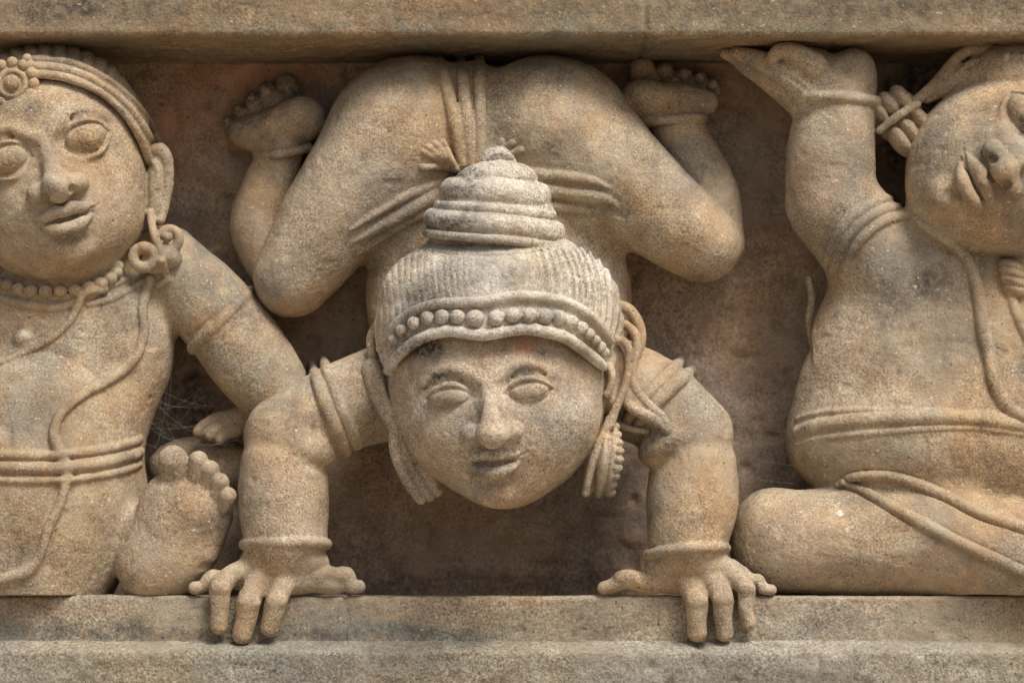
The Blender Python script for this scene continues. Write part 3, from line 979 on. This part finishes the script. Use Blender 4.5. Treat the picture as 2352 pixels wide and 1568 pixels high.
# ================================================================== left dwarf
root = thing('dwarf_statue', 'seated sandstone dwarf with bead necklace and raised bare sole, at the left edge', 'statue',
             W(170, 1367, 150), 'carved dwarfs of the frieze')
R1 = W(170, 1367, 150)
L = Field(-130, 690, 90, 1385, -175, 345, 2.5)
lhair = L.part('hair')
lband = L.part('headband')
jewel = L.part('jewel', 'headband', 'round flower jewel on the forehead')
lneck = L.part('necklace')
lbead = [L.part('bead', 'necklace') for _ in range(13)]
lcol = L.part('collar')
lcord = L.part('sacred_cord')
lcord2 = L.part('shawl_cord')
lbelt = L.part('belt')
learr = [L.part('earring') for _ in range(2)]
lear = L.part('ear')
larm = L.part('armlet')

L.add(Ell(165, 800, 175, 236, 150, 230), 1)
L.add(Ell(118, 960, 165, 215, 150, 170), 60)
L.add(Ell(85, 1140, 150, 252, 165, 190), 60)
L.add(Ell(40, 1310, 150, 235, 150, 110), 50)
L.add(Chain([(110, 980, 140, 205), (90, 1140, 130, 215), (55, 1300, 140, 200)], step=60), 50)
L.add(Ell(190, 650, 185, 150, 110, 100), 40)
L.add(Chain([(380, 610, 200, 92), (490, 715, 175, 96), (590, 845, 155, 96), (655, 935, 150, 74)], step=40), 30)
L.add(Chain([(640, 940, 215, 50), (575, 962, 205, 38), (520, 968, 190, 26)], step=30), 8)
for ch in ([(530, 958, 190, 18), (495, 962, 178, 16), (470, 975, 172, 15), (455, 992, 168, 14)], [(530, 978, 185, 18), (500, 985, 172, 16), (482, 1000, 166, 14)], [(545, 990, 185, 16), (515, 1000, 172, 14), (505, 1010, 166, 12)]):
    L.add(Chain(ch), 5)
L.add(Ell(470, 1075, 260, 130, 70, 75), 10)
L.add(Ell(470, 1230, 270, 110, 60, 160), 30)
# raised sole
L.add(Ell(428, 1158, 50, 104, 70, 76, -12), 10)
L.add(Ell(390, 1240, 55, 102, 72, 105, -6), 40)
L.add(Ell(350, 1310, 55, 80, 76, 75), 40)
L.add(Chain([(480, 1190, 60, 50), (440, 1270, 75, 60), (400, 1320, 80, 50)]), 30)
L.add(Chain([(402, 1095, 22, 31), (398, 1058, 10, 37)]), 8)
for x0, y0, x1, y1, r in ((446, 1105, 455, 1056, 20), (470, 1120, 484, 1078, 19), (490, 1142, 506, 1106, 19), (511, 1168, 524, 1138, 18)):
    L.add(Chain([(x0, y0, 10, r * .8), (x1, y1, -2, r * 1.15)]), 4)
# head
L.add(Ell(128, 430, 110, 210, 190, 216, 12), 10)
L.add(Ell(108, 350, 112, 212, 188, 195, 12), 20)
L.add(Ell(150, 520, 80, 165, 165, 125, 12), 50)
L.add(Ell(148, 575, 55, 75, 85, 50), 45)
CX, CY = 88, 432


def lmask(b, X, Y, Z):
    s = 1 + Y / CAM_D
    px = X / s + 1176
    py = 784 - CAM_Z - (Z - CAM_Z) / s
    r = np.sqrt((px - CX) ** 2 + (py - CY) ** 2)
    c = 258 - r
    k = 8.0
    h = np.maximum(k - np.abs(b - c), 0) / k
    b = np.maximum(b, c) + h * h * k / 4
    t = np.arctan2(px - CX, -(py - CY))
    g = np.sqrt(np.abs(np.sin(t * 30 + r * .02))) - .6
    return b - g * 9 * np.clip((r - 290) / 14, 0, 1) * np.clip((.75 - t) / .2, 0.12, 1)


L.add(Ell(112, 340, 125, 236, 195, 238), 4, lhair, mask=lmask)
face(L, 152, 503, 15.5, 1.03, lids='open', nostrils=True, lips=1.1)
for rr, w in ((261, 9), (278, 11), (296, 9)):
    pts = []
    for t in np.linspace(-6, 76, 12):
        a = math.radians(t)
        pts.append((CX + rr * math.sin(a), CY - rr * math.cos(a), w))
    L.rope(pts, off=-1, id=lband, k=3, relax=6)
jd = float(L.hit(42, 200)[0]) - 4
L.add(Ell(28, 192, jd, 50, 16, 48), 4, jewel)
for j in range(12):
    a = j * math.pi / 6
    L.add(Ell(28 + 50 * math.cos(a), 192 + 48 * math.sin(a), jd - 8, 12, 11, 12), 2, jewel)
L.add(Chain([(28 + 30 * math.cos(a), 192 + 29 * math.sin(a), jd - 14, 6) for a in np.linspace(0, 2 * math.pi, 20)], smooth=False), 3, jewel)
L.add(Ell(27, 190, jd - 16, 17, 14, 17), 3, jewel)
for x, y in ((70, 150), (78, 172), (62, 135), (80, 205), (70, 228)):
    L.add(Ell(x, y, jd - 4, 11, 11, 11), 3, jewel)
# ear and double ring earring
L.add(Chain([(348, 352, 110, 14), (368, 345, 100, 15), (385, 372, 96, 14), (386, 420, 98, 14), (378, 465, 100, 13), (368, 505, 95, 12)]), 5, lear)
L.add(Ell(358, 430, 120, 24, 40, 85, -6), 8, lear)
L.add(Chain([(355, 375, 90, 8), (365, 400, 84, 8), (360, 430, 86, 8)]), 4, lear)
L.add(Chain([(345, 490, 92, 10), (352, 530, 75, 9), (366, 570, 62, 9), (372, 592, 60, 9)]), 4, learr[0])
L.add(Chain([(330 + 24 * math.cos(a), 592 + 22 * math.sin(a), 62, 14) for a in np.linspace(0, 2 * math.pi, 18)], smooth=False), 3, learr[0])
L.add(Ell(330, 570, 60, 16, 18, 14), 3, learr[0])
L.add(Chain([(390 + 21 * math.cos(a), 550 + 23 * math.sin(a), 80, 12) for a in np.linspace(-2.6, 2.2, 14)], smooth=False), 3, learr[1])
L.add(Ell(384, 545, 76, 13, 16, 13), 3, learr[1])
L.add(Ell(385, 592, 90, 34, 32, 26), 6, learr[1])
L.add(Ell(352, 600, 86, 34, 26, 30), 6, learr[0])
# necklace
nb = [(-15, 640), (-3, 648), (19, 653), (43, 661), (72, 666), (105, 667), (139, 667), (172, 664), (203, 657), (230, 649), (253, 637), (266, 622), (270, 608)]
nd_ = L.hit([b[0] for b in nb], [b[1] + 14 for b in nb])
L.rope([(-60, 640, 9), (10, 668, 9), (80, 680, 9), (150, 682, 9), (230, 665, 9), (290, 640, 8)], off=0, id=lneck, k=3, relax=5)
for (x, y), d, i in zip(nb, nd_, lbead):
    L.add(Ell(x, y + 2, d - 12, 16, 15, 14.5), 2, i)
L.rope([(-60, 660, 9), (0, 684, 10), (60, 702, 11), (130, 707, 11), (180, 690, 10), (215, 676, 8)], off=0, id=lcol, k=4, relax=4)
L.rope([(200, 700, 7), (250, 690, 8), (300, 662, 8), (335, 640, 7)], off=1, id=lcol, k=4, relax=4)
L.rope([(345, 640, 13), (328, 700, 12), (329, 770, 11), (308, 822, 11), (251, 873, 11), (188, 908, 11), (140, 948, 11), (124, 999, 13), (140, 1045, 14), (153, 1085, 14), (139, 1153, 12), (110, 1216, 12), (92, 1273, 12), (60, 1313, 12), (-20, 1338, 12)],
       off=-5, id=lcord, k=5, relax=3)
L.rope([(370, 600, 10), (385, 640, 10), (365, 655, 9)], off=-2, id=lcord, k=5)
L.rope([(240, 665, 8), (194, 674, 10), (165, 730, 10), (125, 772, 9), (80, 798, 9), (20, 826, 9), (-60, 850, 9)], off=-3, id=lcord2, k=5, relax=4)
L.blob(57, 778, 26, 22, 24, off=2, k=14)
L.blob(-15, 1020, 34, 25, 40, off=2, k=14)
for a, w in ((0, 11), (29, 15), (58, 10)):
    L.rope([(-60, 1040 + a, w), (40, 1046 + a, w), (143, 1044 + a, w), (240, 1032 + a, w), (300, 1017 + a, w), (320, 1008 + a, w * .8)], off=1, id=lbelt, k=4, relax=5, wrap=50)
L.groove([(432, 775, 4), (480, 735, 4), (545, 680, 4), (575, 655, 4)], off=-1)
L.rope([(444, 800, 15), (500, 745, 16), (552, 690, 15), (584, 662, 11)], off=6, id=larm, k=6)
L.blob(572, 652, 14, 12, 14, off=2, id=larm)
L.blob(590, 672, 11, 12, 11, off=2, id=larm)


def ledge_cut(F):
    z = np.float32(LT + 1.0)
    c = (z - F.ax[2])[None, None, :]
    F.f = np.maximum(F.f, c)


ledge_cut(L)
STAINS_SHADING[:] = [(110, 430, 30, 30, 'dark', .45), (115, 360, 26, 50, 'dark', .4), (165, 545, 50, 26, 'dark', .5), (30, 360, 40, 30, 'dark', .4), (190, 300, 24, 24, 'dark', .3), (60, 250, 120, 40, 'dark', .35),
             (200, 120, 140, 26, 'dark', .5), (480, 640, 110, 120, 'grey', .7), (600, 840, 70, 90, 'grey', .4), (270, 760, 80, 80, 'dark', .25), (60, 640, 160, 14, 'dark', .4), (57, 765, 18, 14, 'pale', .8),
             (60, 1240, 80, 70, 'dark', .3), (30, 185, 40, 40, 'dark', .4)]
build_figure(root, R1, [L], MATS_SIDE, 40)
print('left done')

# ================================================================== right dwarf
root = thing('dwarf_statue', 'sandstone dwarf at the right edge with sideways head, one palm pressed against the cornice', 'statue',
             W(2100, 1367, 150), 'carved dwarfs of the frieze')
R2 = W(2100, 1367, 150)
G = Field(1640, 2480, 90, 1385, -175, 345, 2.5)
rarm = [G.part('armlet') for _ in range(3)]
rbra = G.part('bracelet')
rbelt = G.part('belt')
rsk = G.part('loincloth')
rcord = G.part('sacred_cord')
rneck = G.part('necklace')
rpend = G.part('pendant', 'necklace', 'round ribbed pendant')
rear = G.part('ear')
rearr = G.part('earring', None, 'earring of two ribbed balls')
rdia = G.part('diadem')
rbd = [G.part('bead', 'diadem') for _ in range(4)]
rhair = G.part('hair')
rrib = G.part('ribbon')

G.add(Ell(2145, 780, 180, 276, 150, 240), 1)
G.add(Ell(2350, 820, 190, 260, 140, 260), 50)
G.add(Ell(2172, 950, 165, 350, 165, 320), 60)
G.add(Ell(2150, 1015, 160, 338, 165, 150), 60)
G.add(Ell(2380, 1030, 170, 260, 160, 180), 60)
G.add(Ell(2140, 640, 170, 190, 125, 120), 50)
G.add(Ell(2300, 600, 190, 160, 110, 120), 40)
# raised arm and hand
G.add(Chain([(2070, 655, 165, 130), (1990, 560, 150, 112), (1915, 470, 130, 106)], step=40), 40)
G.add(Chain([(1908, 455, 130, 104), (1908, 350, 120, 102), (1922, 262, 115, 92)], step=30), 14)
G.add(Ell(1915, 190, 115, 98, 85, 66, -6), 22)
G.add(Ell(1958, 165, 105, 52, 70, 54), 16)
G.add(Ell(1850, 150, 100, 60, 55, 42, 10), 20)
G.add(Chain([(1870, 220, 120, 56), (1790, 165, 125, 40), (1720, 140, 130, 26), (1668, 124, 135, 14)], step=20), 20)
G.add(Chain([(1850, 225, 115, 48), (1780, 185, 120, 34), (1715, 150, 128, 20)], step=20), 20)
G.add(Chain([(1850, 200, 70, 34), (1800, 165, 65, 30), (1745, 140, 80, 24), (1690, 122, 95, 15)], step=20), 12)
G.add(Chain([(1870, 150, 45, 32), (1822, 122, 35, 24), (1790, 118, 32, 18), (1772, 136, 34, 15)], step=12), 6)
G.groove([(1850, 205, 5), (1815, 180, 7), (1780, 160, 6)], off=-2)
limb_ring(G, (1920, 238, 118), -3, 100, 94, 14, rbra, off=-16)
for pts, i in zip(([(1898, 604, 9), (1916, 556, 12), (1952, 506, 13), (2005, 468, 13), (2052, 456, 10)],
                   [(1914, 622, 9), (1930, 574, 13), (1966, 522, 14), (2020, 486, 14), (2076, 474, 11)],
                   [(1936, 634, 9), (1950, 592, 12), (1986, 540, 13), (2036, 506, 13), (2090, 496, 11)]), rarm):
    G.rope(pts, off=1, id=i, k=5, wrap=40)
# legs
G.add(Chain([(1792, 1246, 105, 118), (1930, 1245, 100, 124), (2120, 1250, 100, 130), (2420, 1300, 90, 150)], step=50), 16)
G.add(Ell(1770, 1190, 95, 66, 80, 60), 40)
G.add(Chain([(1990, 1180, 120, 80), (2150, 1215, 80, 105), (2300, 1270, 50, 110), (2460, 1320, 30, 110)], step=50), 40)
G.rope([(1925, 1112, 8), (1970, 1094, 12), (2061, 1097, 13), (2155, 1132, 13), (2249, 1178, 13), (2352, 1212, 14), (2440, 1240, 14)], off=1, id=rsk, k=6, carve=3)
G.rope([(1935, 1108, 7), (1975, 1124, 11), (2014, 1144, 13), (2108, 1196, 14), (2202, 1246, 14), (2296, 1289, 14), (2352, 1315, 14), (2440, 1350, 14)], off=1, id=rsk, k=6, carve=3)
for ys, w in (((962, 946, 941, 952, 968), 9), ((990, 972, 960, 962, 985), 17), ((1020, 1002, 992, 984, 1002), 9)):
    G.rope([(1832, ys[0], w * .8), (1885, ys[0] - 14, w), (2014, ys[2] + 2, w), (2202, ys[3] - 2, w), (2352, ys[4] - 6, w), (2440, ys[4] + 12, w)], off=4, id=rbelt, k=3, relax=5, wrap=50)
# head
G.add(Ell(2328, 388, 115, 242, 190, 214, 0), 8)
G.add(Ell(2240, 440, 85, 140, 165, 118, 35), 50)
G.add(Ell(2155, 455, 60, 55, 85, 65), 50)
G.add(Ell(2285, 398, 72, 196, 170, 186), 30)
face(G, 2238, 424, -63.5, 1.05, lids='open', nostrils=True, lips=1.2, nh=1.1, ns=.75)
# ear, earring, diadem
G.add(Chain([(2040, 285, 110, 15), (2090, 245, 100, 13), (2140, 200, 92, 13), (2180, 152, 90, 13), (2215, 122, 92, 13), (2260, 112, 98, 13), (2292, 122, 100, 13), (2300, 148, 98, 12), (2284, 168, 94, 11)]), 5, rear)
G.add(Chain([(2130, 225, 105, 14), (2190, 185, 100, 26), (2235, 160, 110, 26)]), 6, rear)
G.add(Chain([(2200, 170, 80, 7), (2230, 145, 74, 8), (2262, 140, 78, 8), (2268, 156, 80, 7)]), 4, rear)
for x, y, w in ((2020, 262, 15), (2042, 243, 20), (2070, 227, 22)):
    G.add(Ell(x, y, 104, w, 42, 34, 38), 2, rearr)
for x, y in ((2066, 320), (2088, 298), (2114, 276)):
    G.add(Ell(x, y + 4, 108, 20, 46, 44, 38), 2, rearr)
G.add(Ell(2062, 268, 130, 60, 40, 60), 6, rearr)
G.rope([(2250, 168, 8), (2310, 156, 10), (2380, 155, 10), (2440, 160, 10)], off=-5, id=rdia, k=4, relax=6)
G.add(Chain([(2020, 300, 78, 9), (2060, 268, 66, 10), (2105, 240, 74, 11)]), 3, rearr)
G.add(Ell(2370, 190, 140, 180, 130, 100), 4, rhair)
for x in (2312, 2334, 2356, 2378):
    G.blob(x, 133, 12, 12, 11, off=0, id=rbd[(x - 2312) // 22], k=2)
# cords on the chest
G.rope([(2110, 505, 10), (2151, 536, 12), (2196, 566, 13), (2226, 605, 14), (2243, 660, 15), (2256, 740, 16), (2270, 820, 16), (2288, 890, 16), (2318, 935, 15), (2360, 960, 14), (2440, 980, 14)], off=-2, id=rcord, k=6, relax=4, carve=2.5)
G.rope([(2318, 670, 12), (2338, 730, 12), (2370, 800, 12)], off=0, id=rneck, k=6)
pd = float(G.hit(2322, 655)[0])
for j in range(4):
    G.add(Ell(2322 + 3 * j, 612 + j * 18, pd - 6, 40 - abs(j - 1.5) * 5, 38 - abs(j - 1.5) * 5, 15, -18), 3, rpend)
G.add(Chain([(1858, 640, 225, 8), (1866, 690, 220, 10), (1858, 740, 220, 9), (1868, 800, 225, 9)]), 4, rrib)
ledge_cut(G)
STAINS_SHADING[:] = [(1928, 1178, 6, 6, 'pale', 1.5), (2150, 390, 50, 60, 'dark', .5), (2250, 390, 24, 60, 'dark', .35), (2270, 360, 18, 26, 'dark', .6), (2300, 350, 50, 40, 'grey', .6), (2350, 285, 14, 34, 'dark', .7), (2160, 470, 40, 40, 'dark', .4),
             (1870, 400, 50, 70, 'dark', .2), (1960, 350, 50, 90, 'grey', .4), (1940, 560, 50, 60, 'dark', .35), (2130, 640, 60, 50, 'dark', .3), (2200, 850, 80, 60, 'dark', .3), (2330, 1100, 90, 80, 'dark', .3),  # grey forearm patch paints the shaded right edge of the arm
             (1710, 150, 40, 30, 'grey', .6), (2255, 600, 14, 40, 'dark', .5), (2262, 780, 12, 90, 'dark', .4), (1700, 1335, 50, 18, 'dark', .7), (2150, 210, 60, 40, 'dark', .3)]
build_figure(root, R2, [G], MATS_SIDE, 70)
print('right done')

# ================================================================== cobwebs
cw = bpy.data.materials.new('cobweb_silk')
cw.use_nodes = True
cw.node_tree.nodes['Principled BSDF'].inputs['Base Color'].default_value = (0.16, 0.15, 0.13, 1)
cw.node_tree.nodes['Principled BSDF'].inputs['Roughness'].default_value = 0.6


def web(name, label, strands, rad):
    cu = bpy.data.curves.new(name, 'CURVE')
    cu.dimensions = '3D'
    cu.bevel_depth = rad * U
    cu.bevel_resolution = 0
    for st_ in strands:
        sp = cu.splines.new('POLY')
        sp.points.add(len(st_) - 1)
        for q, (x, y, d) in zip(sp.points, st_):
            w = W(x, y, d) * U
            q.co = (*w, 1)
    cu.materials.append(cw)
    o = bpy.data.objects.new(name, cu)
    C.objects.link(o)
    dg = bpy.context.evaluated_depsgraph_get()
    me = bpy.data.meshes.new_from_object(o.evaluated_get(dg))
    me.name = name
    bpy.data.objects.remove(o)
    ob = bpy.data.objects.new(name, me)
    C.objects.link(ob)
    ob['label'] = label
    ob['category'] = 'cobweb'
    return ob


rw = np.random.RandomState(5)
A_ = [(342, 905, 120), (400, 850, 150), (470, 890, 170), (560, 930, 150), (345, 960, 120), (352, 1015, 110), (420, 1010, 180), (480, 985, 160), (535, 1010, 100), (540, 900, 150), (372, 870, 120)]
st = []
for _ in range(26):
    i, j = rw.choice(len(A_), 2, replace=False)
    a, b = np.array(A_[i], float) + rw.randn(3) * 12, np.array(A_[j], float) + rw.randn(3) * 12
    sag = rw.uniform(8, 46)
    side = rw.uniform(-26, 26)
    st.append([(a[0] + (b[0] - a[0]) * t + side * math.sin(t * 3.1), a[1] + (b[1] - a[1]) * t + sag * math.sin(math.pi * t), a[2] + (b[2] - a[2]) * t) for t in np.linspace(0, 1, 12)])
web('cobweb', 'dusty cobweb spun in the hollow above the bare sole', st, 0.22)
st = [[(x0 + (x1 - x0) * t, y0 + (y1 - y0) * t + g * math.sin(math.pi * t), d0 + (d1 - d0) * t) for t in np.linspace(0, 1, 16)]
      for x0, y0, d0, x1, y1, d1, g in ((1686, 975, 30, 1822, 992, 100, 4), (1690, 1040, 20, 1850, 1072, 100, 5), (1692, 1090, 20, 1825, 1110, 90, 3), (1700, 590, 150, 1870, 680, 200, 6))]
for s_, lb in zip(st, ('uppermost spider thread from the bent right arm to the belly of the right dwarf', 'middle spider thread sagging from the right forearm to the belly of the right dwarf',
                       'lowest spider thread above the knee of the right dwarf', 'spider thread from the upturned right knee to the cloth strip')):
    wo_ = web('spider_thread', lb, [s_], 0.2)
    wo_['group'] = 'single spider threads'
